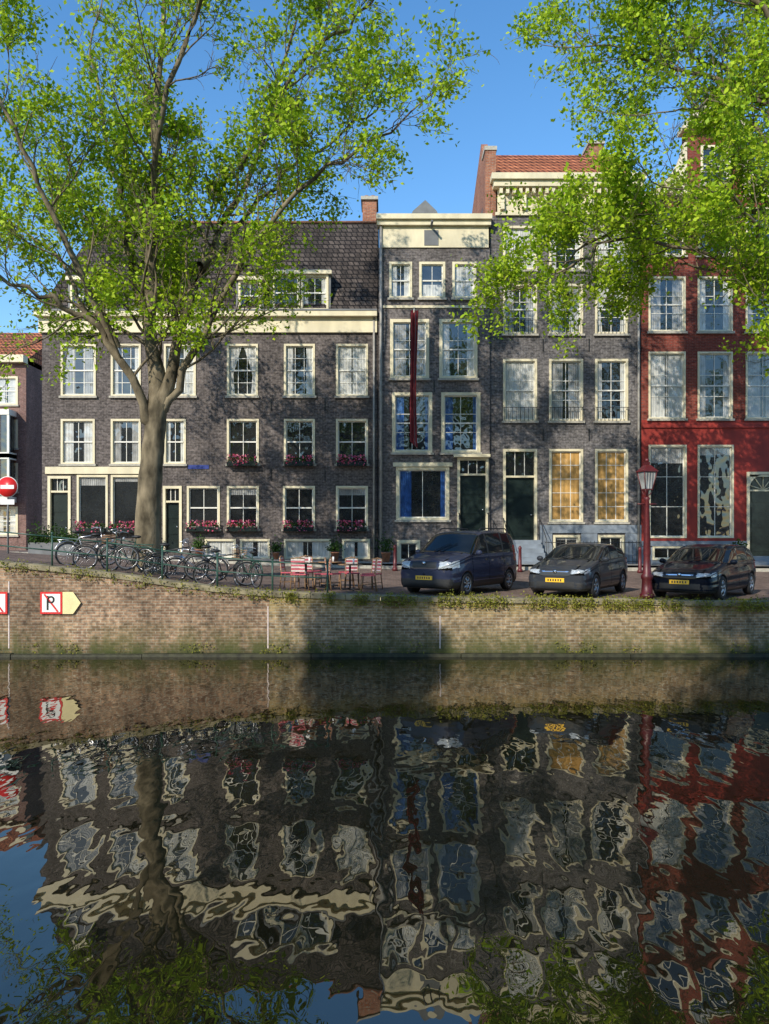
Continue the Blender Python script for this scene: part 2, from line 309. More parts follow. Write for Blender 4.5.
# ------------------------------------------------------------ windows & houses
def window(H,x0,x1,z0,z1,y,nx=2,nz=4,style='auto',fr=.10,frm='cream',sash='white',sill=True,mid=True):
    H.box('window_frames',frm,x0,x0+fr,y-.035,y+.12,z0,z1); H.box('window_frames',frm,x1-fr,x1,y-.035,y+.12,z0,z1)
    H.box('window_frames',frm,x0+fr,x1-fr,y-.033,y+.118,z1-fr,z1); H.box('window_frames',frm,x0+fr,x1-fr,y-.033,y+.118,z0,z0+fr*.7)
    if sill: H.box('sills','stone',x0-.06,x1+.06,y-.10,y+.02,z0-.09,z0-.002)
    a,b,c,d=x0+fr,x1-fr,z0+fr*.7,z1-fr; s=.042; Y=y+.06
    m_=(c+d)/2
    H.box('sashes',sash,a,a+s,Y,Y+.05,c,d); H.box('sashes',sash,b-s,b,Y,Y+.05,c,d)
    H.box('sashes',sash,a+s,b-s,Y+.002,Y+.048,c,c+s); H.box('sashes',sash,a+s,b-s,Y+.002,Y+.048,d-s,d)
    if mid: H.box('sashes',sash,a+s,b-s,Y-.02,Y+.048,m_-.028,m_+.028)
    for i in range(1,nx):
        xm=a+(b-a)*i/nx; H.box('glazing_bars',sash,xm-.012,xm+.012,Y+.005,Y+.04,c+s,d-s)
    for i in range(1,nz):
        if mid and i*2==nz: continue
        zm=c+(d-c)*i/nz; H.box('glazing_bars',sash,a+s,b-s,Y+.007,Y+.038,zm-.012,zm+.012)
    g=Y+.032
    H.quad('panes','pane',(a,g,c),(b,g,c),(b,g,d),(a,g,d))
    if style=='auto': style=random.choice(['net','sides','sides','half','dark','net','tied'])
    w=b-a; n_=random.choice(['net','net','netg'])
    def cur(xa,xb,za,zb,mat,xa2=None,xb2=None):
        xa2=xa if xa2 is None else xa2; xb2=xb if xb2 is None else xb2
        H.quad('curtains_'+mat,mat,(xa2,g-.006,za),(xb2,g-.006,za),(xb,g-.006,zb),(xa,g-.006,zb))
    if style=='net':
        k=random.uniform(.0,.14)*w; cur(a,a+w/2-k,c,d,n_); cur(b-w/2+k+.004,b,c,d,n_)
    elif style=='sides':
        f=random.uniform(.16,.34); cur(a,a+w*f,c,d,n_); cur(b-w*f,b,c,d,n_)
    elif style=='tied':
        zz=c+(d-c)*.42; cur(a,a+w*.46,zz,d,n_,a,a+w*.14); cur(b-w*.46,b,zz,d,n_,b-w*.14,b); cur(a,a+w*.14,c,zz,n_,a,a+w*.2); cur(b-w*.14,b,c,zz,n_,b-w*.2,b)
    elif style=='half': 
        if random.random()<.5: cur(a,b,c+(d-c)*random.uniform(.35,.65),d,n_)
        else: cur(a,b,c,c+(d-c)*random.uniform(.35,.5),n_)
    elif style=='tan': cur(a,b,c,d,'tan')
    elif style=='blue':
        cur(a,a+w*.26,c,d,'bluec'); cur(b-w*.12,b,c,d,'bluec')
    elif style=='dark' and random.random()<.5: cur(a,b,d-(d-c)*random.uniform(.08,.2),d,'netg')
def wall(H,part,mat,x0,x1,z0,z1,y,ops,dep=.26):
    xs=sorted({x0,x1,*[min(max(o[0],x0),x1) for o in ops],*[min(max(o[1],x0),x1) for o in ops]}); zs=sorted({z0,z1,*[min(max(o[2],z0),z1) for o in ops],*[min(max(o[3],z0),z1) for o in ops]})
    for i in range(len(xs)-1):
        for j in range(len(zs)-1):
            a,b,c,d=xs[i],xs[i+1],zs[j],zs[j+1]; mx,mz=(a+b)/2,(c+d)/2
            if any(o[0]<mx<o[1] and o[2]<mz<o[3] for o in ops): continue
            H.quad(part,mat,(a,y,c),(b,y,c),(b,y,d),(a,y,d))
    for a,b,c,d in ops:
        if c>=z1 or d<=z0: continue
        H.quad(part,mat,(a,y,c),(a,y,d),(a,y+dep,d),(a,y+dep,c)); H.quad(part,mat,(b,y,c),(b,y,d),(b,y+dep,d),(b,y+dep,c))
        H.quad(part,mat,(a,y,c),(b,y,c),(b,y+dep,c),(a,y+dep,c)); H.quad(part,mat,(a,y,d),(b,y,d),(b,y+dep,d),(a,y+dep,d))
def shell(H,mat,x0,x1,z0,z1,y,dep=11):
    H.quad('side_walls',mat,(x0,y,z0),(x0,y+dep,z0),(x0,y+dep,z1),(x0,y,z1)); H.quad('side_walls',mat,(x1,y,z0),(x1,y+dep,z0),(x1,y+dep,z1),(x1,y,z1))
    H.quad('back_wall',mat,(x0,y+dep,z0),(x1,y+dep,z0),(x1,y+dep,z1),(x0,y+dep,z1))
def panel_door(H,x0,x1,z0,z1,y,frm='cream',transom=.0,mat='dkdoor'):
    f=.11
    H.box('door_frames',frm,x0,x0+f,y-.05,y+.2,z0,z1); H.box('door_frames',frm,x1-f,x1,y-.05,y+.2,z0,z1); H.box('door_frames',frm,x0+f,x1-f,y-.048,y+.198,z1-f,z1)
    top=z1-f
    if transom:
        H.box('door_frames',frm,x0+f,x1-f,y-.02,y+.19,top-transom-.08,top-transom)
        H.quad('panes','pane',(x0+f,y+.1,top-transom),(x1-f,y+.1,top-transom),(x1-f,y+.1,top),(x0+f,y+.1,top))
        for k in (1,2): xm=x0+f+(x1-x0-2*f)*k/3; H.box('glazing_bars','white',xm-.013,xm+.013,y+.08,y+.12,top-transom,top)
        top=top-transom-.08
    H.box('door_leaf',mat,x0+f,x1-f,y+.12,y+.18,z0,top)
    w=x1-x0-2*f
    for (pa,pb,pc,pd) in ((.12,.88,.06,.30),(.12,.88,.36,.62),(.12,.88,.68,.94)):
        H.box('door_panels',mat,x0+f+w*pa,x0+f+w*pb,y+.098,y+.119,z0+(top-z0)*pc,z0+(top-z0)*pd)
    H.ball('door_knob','chrome',(x1-f-.12,y+.07,z0+1.05),.035)
def steps(H,x0,x1,y,ztop,zbot,rail=True):
    n=max(1,round((ztop-zbot)/.17)); h=(ztop-zbot)/n
    for i in range(n): H.box('stoop','blue',x0,x1,y-.35-(n-1-i)*.27,(y-.004) if i==n-1 else y-.35-(n-2-i)*.27,zbot-.3,zbot+(i+1)*h)
    if rail:
        for xx in (x0+.05,x1-.05):
            a=(xx,y-.3,ztop+.9); b=(xx,y-.35-(n-1)*.27,zbot+h+.85)
            H.tube('stoop_railing','iron',[(xx,y-.05,ztop+.9),a,b,(b[0],b[1],zbot)],.018); H.tube('stoop_railing','iron',[(xx,y-.3,ztop),a],.016)
def anchors(H,us,vs_,y):
    for u in us:
        for v in vs_: H.box('wall_anchors','iron',fx(u)-.02,fx(u)+.02,y-.03,y-.004,fz(v)-.25,fz(v)+.25)
flowerpos=[]
# ---- house A : long grey house at the left
A=MB('brick_house'); x0,x1=fx(42),fx(377.5); zb=1.5; zc=fz(333)
ops=[]; wins=[]
for k,(u0,u1) in enumerate(((61,96),(111,141),(164,196),(227,258),(284,315),(336,368))):
    wins.append((u0,u1,344,396,3,4,('net','sides','net','tied','sides','net')[k]))
for (u0,u1) in ((61,95),(111,141),(164,186),(227,259),(284,315),(336,368)):
    wins.append((u0,u1,419,464,2,2,'dark' if u0>200 else 'sides'))
for (u0,u1) in ((187,220),(227,259),(283,315),(336,368)): wins.append((u0,u1,486,529,2,2,'dark'))
for (u0,u1) in ((77,108),(111,141)): wins.append((u0,u1,475,530,1,1,'dark'))
for (u0,u1) in ((205,236),(240,270),(284,331),(342,370)): wins.append((u0,u1,539,559,3 if u0!=284 else 4,1,'net'))
for u0,u1,v0,v1,nx,nz,st in wins: ops.append((fx(u0),fx(u1),fz(v1),fz(v0)))
doors=[(48,71,476,553),(163,182,486,552)]
for u0,u1,v0,v1 in doors: ops.append((fx(u0),fx(u1),fz(v1),fz(v0)))
wall(A,'front_wall','brickA',x0,x1,zb,zc,YF,ops)
for u0,u1,v0,v1,nx,nz,st in wins:
    window(A,fx(u0),fx(u1),fz(v1),fz(v0),YF,nx,nz,st,sill=(v0<535),mid=nz>1,fr=.085)
    if (u0>=227 and v0 in(419,486)) or (u0 in(77,111,187) and v0 in (475,486)): flowerpos.append((fx(u0)+.05,fx(u1)-.05,fz(v1)+.02))
for u0,u1,v0,v1 in doors: panel_door(A,fx(u0),fx(u1),fz(v1),fz(v0),YF,transom=.5,frm='cream' if u0<100 else 'white')
A.box('plinth','lead',x0,fx(46),YF-.05,YF-.003,zb,fz(535)); 
A.box('string_course','cream',fx(46),fx(145),YF-.09,YF-.004,fz(474),fz(467))
A.box('cornice','cream',x0-.1,x1-.02,YF-.12,YF+.2,zc,fz(318)); A.box('cornice_top','cream',x0-.2,x1-.02,YF-.34,YF+.25,fz(318)+.002,fz(313))
A.box('gutter','lead',x0-.2,x1-.02,YF-.36,YF-.2,fz(313)+.002,fz(312)+.03)
shell(A,'brickA',x0,x1,zb,fz(313),YF,9); anchors(A,(271,325),(405,475),YF)
zr=17.0
A.add('mansard_roof','tileD',[(x0-.1,YF-.1,fz(312)+.01),(x1,YF-.1,fz(312)+.01),(x1,YF+2,zr),(x0+1.6,YF+2,zr),(x1,YF+9,fz(313)),(x0-.1,YF+9,fz(313)),(x1,YF+5.5,zr+1.0),(x0+1.6,YF+5.5,zr+1.0)],[(0,1,2,3),(3,2,6,7),(7,6,4,5),(0,3,7,5)])
A.tube('ridge_tiles','brickO',[(x0+1.6,YF+2,zr+.03),(x1,YF+2,zr+.03)],.07)
def dormer(H,u0,u1,v0,v1,n,y=YF-.02):
    a,b,c,d=fx(u0),fx(u1),fz(v1),fz(v0)
    w=(b-a)/n
    for i in range(n): window(H,a+i*w+.02,a+(i+1)*w-.02,c,d,y,2,2,('dark','sides','dark')[i%3],sill=False,fr=.09)
    H.box('dormer_roof','cream',a-.12,b+.12,y-.16,y+.4,d+.002,d+.14); H.box('dormer_lead','lead',a-.1,b+.1,y-.1,y+2,d+.142,d+.2)
    H.box('dormer_cheeks','lead',a-.07,a-.003,y+.0,y+1.5,c-.1,d); H.box('dormer_cheeks','lead',b+.003,b+.07,y,y+1.5,c-.1,d)
dormer(A,272,329,275,310,2); dormer(A,238,262,281,310,1); dormer(A,70,95,281,310,1)
A.box('chimney','brickO',fx(361),fx(376),YF+2.2,YF+3.4,16,18.1); A.box('chimney_cap','stone',fx(360)-.03,fx(377)+.03,YF+2.1,YF+3.5,18.1,18.25)
A.tube('chimney_pots','brickO',[(fx(365),YF+2.8,18.25),(fx(365),YF+2.8,18.55)],.1); A.tube('chimney_pots','brickO',[(fx(372),YF+2.8,18.25),(fx(372),YF+2.8,18.55)],.1)
A.tube('drain_pipe','pipe',[(fx(374),YF-.1,fz(318)),(fx(374),YF-.1,1.9)],.05)
A.box('street_name_plate','signblue',fx(188),fx(209),YF-.03,YF-.003,fz(469),fz(465))
A.finish((fx(210),YF,2),world=True)
# ---- house B
B=MB('brick_house'); x0,x1=fx(378.5),fx(489.5); yB=YF-.12
wins=[(389,412,263,299,2,2,'sides'),(419,445,263,299,2,2,'half'),(452,476,263,299,2,2,'net'),(390,429,320,379,2,3,'net'),(439,477,320,379,2,3,'sides'),
 (392,432,393,453,2,3,'blue'),(441,480,393,453,2,3,'blue'),(396,449,467,520,2,1,'blue'),(397,420,540,562,2,1,'dark'),(428,452,540,562,2,1,'dark')]
ops=[(fx(a),fx(b),fz(d),fz(c)) for a,b,c,d,*_ in wins]+[(fx(457),fx(488),fz(535),fz(458))]
wall(B,'front_wall','brickB',x0,x1,1.5,fz(249),yB,ops)
for a,b,c,d,nx,nz,st in wins: window(B,fx(a),fx(b),fz(d),fz(c),yB,nx,nz,st,fr=.13 if c>300 else .1,mid=nz>1)
panel_door(B,fx(457),fx(488),fz(535),fz(458),yB,transom=.55)
B.box('door_hood','cream',fx(453),fx(489),yB-.3,yB-.052,fz(458)+.002,fz(455))
B.box('shopfront_lintel','cream',fx(393),fx(452),yB-.1,yB-.037,fz(467)+.002,fz(463))
B.box('frieze','cream',x0+.06,x1-.06,yB-.06,yB+.2,fz(249),fz(228)); B.box('cornice','cream',x0-.05,x1+.02,yB-.22,yB+.3,fz(228)+.002,fz(223)); B.box('cornice_top','cream',x0-.1,x1+.05,yB-.34,yB+.3,fz(223)+.002,fz(218))
B.box('attic_hatch','lead',fx(424),fx(438),yB-.085,yB-.062,fz(247),fz(232)); B.tube('hoist_beam','lead',[(fx(431),yB-.7,fz(229)),(fx(431),yB-.1,fz(229))],.05)
B.prism('pediment','lead',[(fx(409),fz(218)+.01),(fx(441),fz(218)+.01),(fx(437),fz(209)),(fx(425.5),fz(198)),(fx(413),fz(209))],yB+.3,yB+4)
B.box('string_course','cream',x0+.05,x1-.05,yB-.04,yB-.003,fz(309),fz(306.5))
shell(B,'brickB',x0,x1,1.5,fz(218)-.2,yB,11); anchors(B,(434,),(387,),yB)
B.add('roof','tileD',[(x0,yB+.3,fz(218)-.1),(x1,yB+.3,fz(218)-.1),(x1,yB+5,fz(218)+.9),(x0,yB+5,fz(218)+.9),(x1,yB+11,fz(218)-.2),(x0,yB+11,fz(218)-.2)],[(0,1,2,3),(3,2,4,5)])
B.tube('drain_pipe','pipe',[(x0+.1,yB-.1,fz(228)),(x0+.1,yB-.1,2.0)],.055)
steps(B,fx(457),fx(488),yB-.01,fz(535),2.0)
B.finish((fx(434),YF,2),world=True)
# ---- house C : tall
Cc=MB('brick_house'); x0,x1=fx(490.2),fx(640.8); yC=YF
cols=((503,537),(549,583),(595,628))
wins=[]
for k,(u0,u1) in enumerate(cols): wins+= [(u0,u1,226,270,2,3,('net','sides','net')[k]),(u0,u1,284,334,2,3,('sides','net','tied')[k]),(u0,u1,359,421,2,3,('net','net','sides')[k])]
wins+=[(549,583,449,522,3,5,'tan'),(595,628,449,522,3,5,'tan'),(553,580,535,560,2,1,'dark'),(598,624,535,560,2,1,'dark')]
ops=[(fx(a),fx(b),fz(d),fz(c)) for a,b,c,d,*_ in wins]+[(fx(503),fx(537),fz(540),fz(449))]
wall(Cc,'front_wall','brickC',x0,x1,1.5,fz(216),yC,ops)
for a,b,c,d,nx,nz,st in wins:
    window(Cc,fx(a),fx(b),fz(d),fz(c),yC,nx,nz,st,mid=(nz in(3,)),fr=.095)
    if c in (284,359):
        for k in range(9): xx=fx(a)+.05+k*(fx(b)-fx(a)-.1)/8; Cc.tube('window_railing','iron',[(xx,yC-.12,fz(d)),(xx,yC-.12,fz(d)+.55)],.01,6)
        Cc.tube('window_railing','iron',[(fx(a),yC-.12,fz(d)+.55),(fx(b),yC-.12,fz(d)+.55)],.014,6)
panel_door(Cc,fx(503),fx(537),fz(540),fz(449),yC,transom=1.0)
Cc.box('plinth','blue',fx(539),x1,yC-.06,yC-.003,1.5,fz(561)); Cc.box('plinth_band','blue',fx(539),x1,yC-.08,yC-.004,fz(533),fz(525))
for a,b in ((539,552),(581,597),(625,640.8)): Cc.box('plinth','blue',fx(a),fx(b),yC-.062,yC-.0035,fz(561)+.002,fz(533)-.002)
Cc.box('frieze','cream',x0+.3,x1-.05,yC-.05,yC+.2,fz(216),fz(190)); Cc.box('cornice','cream',x0+.1,x1+.02,yC-.38,yC+.35,fz(190)+.002,fz(184)); Cc.box('cornice_top','cream',x0,x1+.08,yC-.5,yC+.35,fz(184)+.002,fz(178))
Cc.box('architrave','cream',x0+.2,x1-.02,yC-.10,yC-.052,fz(216),fz(213))
for i in range(22): xx=x0+.35+i*(x1-x0-.6)/21; Cc.box('dentils','cream',xx,xx+.13,yC-.30,yC-.052,fz(196),fz(190)-.002)
for i in range(7): xx=x0+.4+i*(x1-x0-.85)/6; Cc.box('consoles','cream',xx,xx+.16,yC-.22,yC-.053,fz(211),fz(197))
shell(Cc,'brickC',x0,x1,1.5,fz(182),yC,11); anchors(Cc,(543,589),(277,345,435),yC)
zr=20.6
Cc.add('roof','tileO',[(x0+.3,yC+.3,fz(178)-.05),(x1,yC+.3,fz(178)-.05),(x1,yC+3.2,zr),(x0+.3,yC+3.2,zr),(x1,yC+11,fz(178)-.3),(x0+.3,yC+11,fz(178)-.3)],[(0,1,2,3),(3,2,4,5)])
Cc.box('parapet_wall','brickO',fx(485.5),fx(496),yC+.02,yC+.9,fz(216),fz(150)); Cc.box('parapet_cap','stone',fx(484.5),fx(497),yC-.02,yC+.95,fz(150)+.002,fz(146))
Cc.add('party_wall','brickO',[(x0+.02,yC+.9,fz(185)),(x0+.32,yC+.9,fz(185)),(x0+.32,yC+3.2,zr+.5),(x0+.02,yC+3.2,zr+.5),(x0+.32,yC+10,fz(178)),(x0+.02,yC+10,fz(178)),(x0+.02,yC+.9,fz(178)+.6),(x0+.32,yC+.9,fz(178)+.6)],[(0,1,7,6),(6,7,2,3),(3,2,4,5),(0,6,3,5),(1,4,2,7)])
Cc.box('chimney','brickO',fx(612),fx(628),yC+3.6,yC+4.6,18,21.3); Cc.box('chimney_cap','stone',fx(611),fx(629),yC+3.5,yC+4.7,21.3,21.45)
steps(Cc,fx(501),fx(539),yC-.07,fz(540),1.95)
for k in range(26): xx=fx(541)+k*.155; Cc.tube('area_railing','iron',[(xx,yC-.8,1.95),(xx,yC-.8,2.95)],.011,5)
for h in (2.1,2.88): Cc.tube('area_railing','iron',[(fx(541),yC-.8,h),(fx(541)+25*.155,yC-.8,h)],.015,6)
Cc.tube('drain_pipe','pipe',[(x1-.12,yC-.1,fz(190)),(x1-.12,yC-.1,2)],.05)
Cc.finish((fx(565),YF,2),world=True)
# ---- house D : red neck gable
D=MB('brick_house'); x0,x1=fx(641.2),fx(788); yD=YF-.05; xc=fx(714)
wins=[]
for u0,u1 in ((648,685),(697,732),(745,781)): wins+=[(u0,u1,208,256,2,3,'dark'),(u0,u1,277,332,2,3,'sides'),(u0,u1,352,419,2,3,'net' if u0!=697 else 'sides')]
wins+=[(648,686,445,538,2,3,'dark'),(697,733,445,538,2,3,'dark'),(652,684,546,560,2,1,'dark')]
neck=(700,730,146,185,2,3,'dark')
ops=[(fx(a),fx(b),fz(d),fz(c)) for a,b,c,d,*_ in wins]; dr=(fx(746),fx(781),fz(556),fz(472)); 
wall(D,'front_wall','brickR',x0,x1,fz(420),fz(200),yD,ops); wall(D,'ground_floor_wall','redpaint',x0,x1,fz(541),fz(420),yD,ops+[dr]); wall(D,'plinth','blue',x0,x1,1.5,fz(541),yD,ops+[dr])
D.box('plinth_band','blue',x0,dr[0],yD-.06,yD-.004,fz(546),fz(541)); D.box('string_course','redpaint',x0,x1,yD-.07,yD-.004,fz(428),fz(423))
for a,b,c,d,nx,nz,st in wins: window(D,fx(a),fx(b),fz(d),fz(c),yD,nx,nz,st,sill=c<440,mid=nz==3 and c<440,frm='cream' if c<440 else 'dkdoor',sash='white' if c<440 else 'dkdoor',fr=.08)
nx0,nx1=fx(686),fx(742); o=(fx(neck[0]),fx(neck[1]),fz(neck[3]),fz(neck[2]))
wall(D,'neck_gable','brickR',nx0,nx1,fz(200),fz(132),yD,[o]); window(D,*o,yD,2,3,'dark')
D.quad('neck_back','brickR',(nx0,yD+.5,fz(200)),(nx1,yD+.5,fz(200)),(nx1,yD+.5,fz(132)),(nx0,yD+.5,fz(132)))
for sx,xa in ((-1,nx0),(1,nx1)):
    P=[(xa,fz(198))]; 
    for t in np.linspace(0,1,10): P.append((xa+sx*(1.2*(1-t)**1.8+.12),fz(198)+.25+2.0*t))
    P.append((xa,fz(198)+2.3)); 
    if sx<0: P=P[::-1]
    D.prism('scroll','cream',P,yD-.07,yD+.3); D.ring('volute','cream',(xa+sx*1.0,yD-.1,fz(198)+.35),.2,.07)
D.box('neck_cornice','cream',nx0-.2,nx1+.2,yD-.3,yD+.5,fz(132),fz(127))
D.prism('pediment','cream',[(xc+1.15*math.cos(t),fz(127)+.002+1.0*math.sin(t)) for t in np.linspace(0,math.pi,17)],yD-.18,yD+.45)
D.prism('pediment_field','white',[(xc+.85*math.cos(t),fz(127)+.12+.65*math.sin(t)) for t in np.linspace(0,math.pi,13)],yD-.21,yD-.182)
D.ball('finial','cream',(xc,yD+.1,fz(127)+1.2),.18)
D.box('shoulder_cornice','cream',x0,nx0-.002,yD-.2,yD+.3,fz(200),fz(196)); D.box('shoulder_cornice','cream',nx1+.002,x1,yD-.2,yD+.3,fz(200),fz(196))
shell(D,'brickR',x0,x1,1.5,fz(200),yD,12)
D.add('roof','tileO',[(x0,yD+.5,fz(200)),(x0,yD+12,fz(200)),(xc,yD+12,fz(135)),(xc,yD+.5,fz(135)),(x1,yD+.5,fz(200)),(x1,yD+12,fz(200))],[(0,1,2,3),(3,2,5,4),(1,5,2)])
panel_door(D,*dr,yD,transom=.01)
r=(dr[1]-dr[0])/2-.11; zm=dr[3]-.115-r; cx=(dr[0]+dr[1])/2
for side in (-1,1):
    P=[(cx+side*r,dr[3]-.115)]+[(cx+side*r*math.cos(t),zm+r*math.sin(t)) for t in np.linspace(0,math.pi/2-.05,9)]
    if side>0:P=P[::-1]
    D.prism('door_arch','cream',P,yD-.02,yD+.09)
for k in range(5): t=math.pi*(k+.5)/5; D.tube('fan_light','cream',[(cx,yD+.09,zm),(cx+r*math.cos(t),yD+.09,zm+r*math.sin(t))],.02,6)
D.box('fan_light_bar','cream',cx-r,cx+r,yD+.06,yD+.11,zm-.07,zm)
steps(D,dr[0]-.1,dr[1]+.1,yD-.07,dr[2],1.9,False)
D.finish((xc,YF,2),world=True)
# ---- generic house
def generic(name,x0,x1,y,z0,ztop,mat,nc,floors,bay=False,roof='tileO'):
    H=MB(name); ops=[];W=(x1-x0)/nc; fh=(ztop-z0-.8)/floors
    for i in range(nc):
        for j in range(floors):
            a=x0+W*i+W*.2; b=x0+W*(i+1)-W*.2; c=z0+.9+j*fh; ops.append((a,b,c,c+fh*.66))
    wall(H,'front_wall',mat,x0,x1,z0-.5,ztop,y,ops)
    for o in ops: window(H,*o,y,2,3,'auto',fr=.12)
    H.box('cornice','cream',x0,x1,y-.35,y+.2,ztop+.002,ztop+.4); shell(H,mat,x0,x1,z0-.5,ztop,y,10)
    H.add('roof',roof,[(x0,y+.2,ztop+.3),(x1,y+.2,ztop+.3),(x1,y+5,ztop+3),(x0,y+5,ztop+3),(x1,y+10,ztop),(x0,y+10,ztop)],[(0,1,2,3),(3,2,4,5),(0,3,5),(1,4,2)])
    if bay:
        for j in range(1,3):
            c=z0+.6+j*fh; bx0,bx1=x1-2.6,x1-.5
            H.box('bay_window','white',bx0,bx1,y-.9,y-.04,c-.3,c); H.box('bay_window','white',bx0,bx1,y-.9,y-.04,c+2.0,c+2.3)
            for k in range(5): xx=bx0+k*(bx1-bx0-.12)/4; H.box('bay_window','white',xx,xx+.12,y-.88,y-.78,c+.002,c+1.998)
            H.quad('panes','pane',(bx0+.1,y-.82,c),(bx1-.1,y-.82,c),(bx1-.1,y-.82,c+2),(bx0+.1,y-.82,c+2)); H.quad('panes','pane',(bx1-.1,y-.82,c),(bx1-.1,y-.1,c),(bx1-.1,y-.1,c+2),(bx1-.1,y-.82,c+2))
    return H.finish(((x0+x1)/2,y,z0),world=True)
generic('brick_house',fx(789),fx(950),YF,1.85,16,'brickC',3,4)
generic('brick_house',fx(951),fx(1130),YF,1.85,15,'brickO',4,4)
generic('brick_house',-26.2,-19.6,42,2.3,12.6,'brickP',3,4,bay=True)
generic('brick_house',-34,-26.4,41,2.3,14.0,'brickR',3,4)
generic('brick_house',-22,-13,58,2.3,12.5,'brickR',4,4)
def backrow(x0,x1,ztop,mat):
    H=MB('brick_house'); y=-17
    H.box('walls',mat,x0,x1,y-9,y,1.5,ztop); n=3; W=(x1-x0)/n
    for i in range(n):
        for j in range(4):
            a=x0+W*i+W*.22; b=x0+W*(i+1)-W*.22; c=2.6+j*(ztop-2.5)/4; d=c+(ztop-2.5)/4*.62
            H.box('window_frames','white',a,b,y+.002,y+.06,c,d); H.box('glass_panes','carglass',a+.1,b-.1,y+.061,y+.07,c+.1,d-.1)
    H.box('cornice','cream',x0,x1,y+.002,y+.4,ztop+.002,ztop+.4); H.prism('roof','tileD',[(x0,ztop+.41),(x1,ztop+.41),((x0+x1)/2,ztop+3)],y-9,y-.2)
    H.finish(((x0+x1)/2,y,1.5),world=True)
xx=-36
for k in range(11):
    wd=random.uniform(5.8,7.5); backrow(xx,xx+wd-.05,random.uniform(11,13.5),random.choice(['brickA','brickB','brickC','brickP'])); xx+=wd
for (a,b,z) in flowerpos:
    H=MB('flower_box'); H.box('planter','dkdoor',a-.0,b+.0,YF-.33,YF-.105,z-.12,z+.06); e=H.finish(((a+b)/2,YF-.2,z),world=True)
    C=[];F=[]
    for i in range(170):
        C.append((random.uniform(a,b)-(a+b)/2,random.gauss(0,.07)-.02,random.uniform(.02,.24)))
    for i in range(190):
        x=random.uniform(a,b); 
        if noise.noise(Vector((x*3,z,1)))<-.25: continue
        F.append((x-(a+b)/2,random.gauss(-.07,.08),random.uniform(-.1,.34)))
    leaves_mesh('foliage',C,.09,'hedge',.3,e); leaves_mesh('blossoms',F,.09,'flower',0,e)
for (u,y,s) in ((386,31.3,1.0),(199,31.4,.8),(276,31.5,.7),(335,31.4,.9),(497,31.2,.8),(452,31.3,.7),(739,31.2,1.0),(145,31.4,1.1)):
    H=MB('potted_plant'); H.tube('pot','terracotta',[(0,0,0),(0,0,.36*s),(0,0,.362*s),(0,0,.4*s)],[.13*s,.19*s,.21*s,.21*s],14)
    x=at(u,y); e=H.finish((x,y,gz(x,30.6)+.12))
    leaves_mesh('foliage',[(random.gauss(0,.15*s),random.gauss(0,.15*s),.45*s+abs(random.gauss(.2,.2))*s) for i in range(260)],.10,'hedge',.2,e)
# flag on house B
H=MB('flag'); px=fx(413); top=(px,YF-1.3,fz(318)); H.tube('pole','white',[(px,YF-.12,fz(350)),top],.03)
vs=[];nn=14;L=5.2
for j in range(31):
    for i in range(nn+1):
        t=j/30; ww=.32*(1-.22*math.sin(t*3)); x=px-.15+ww*i/nn+.012*math.sin(t*6); y=YF-1.25+.035*math.sin(i*1.3+t*1.5)+t*.4
        vs.append((x,y,top[2]-.05-L*t-.02*i*(t>.9)))
def strip(i0,i1): return [(j*(nn+1)+i,j*(nn+1)+i+1,(j+1)*(nn+1)+i+1,(j+1)*(nn+1)+i) for j in range(30) for i in range(i0,i1)]
H.add('cloth_red','flagred',vs,strip(0,9),True); H.add('cloth_white','flagwhite',vs,strip(9,10),True); H.add('cloth_maroon','flagred',vs,strip(10,14),True)
H.finish((px,YF,fz(345)),world=True)
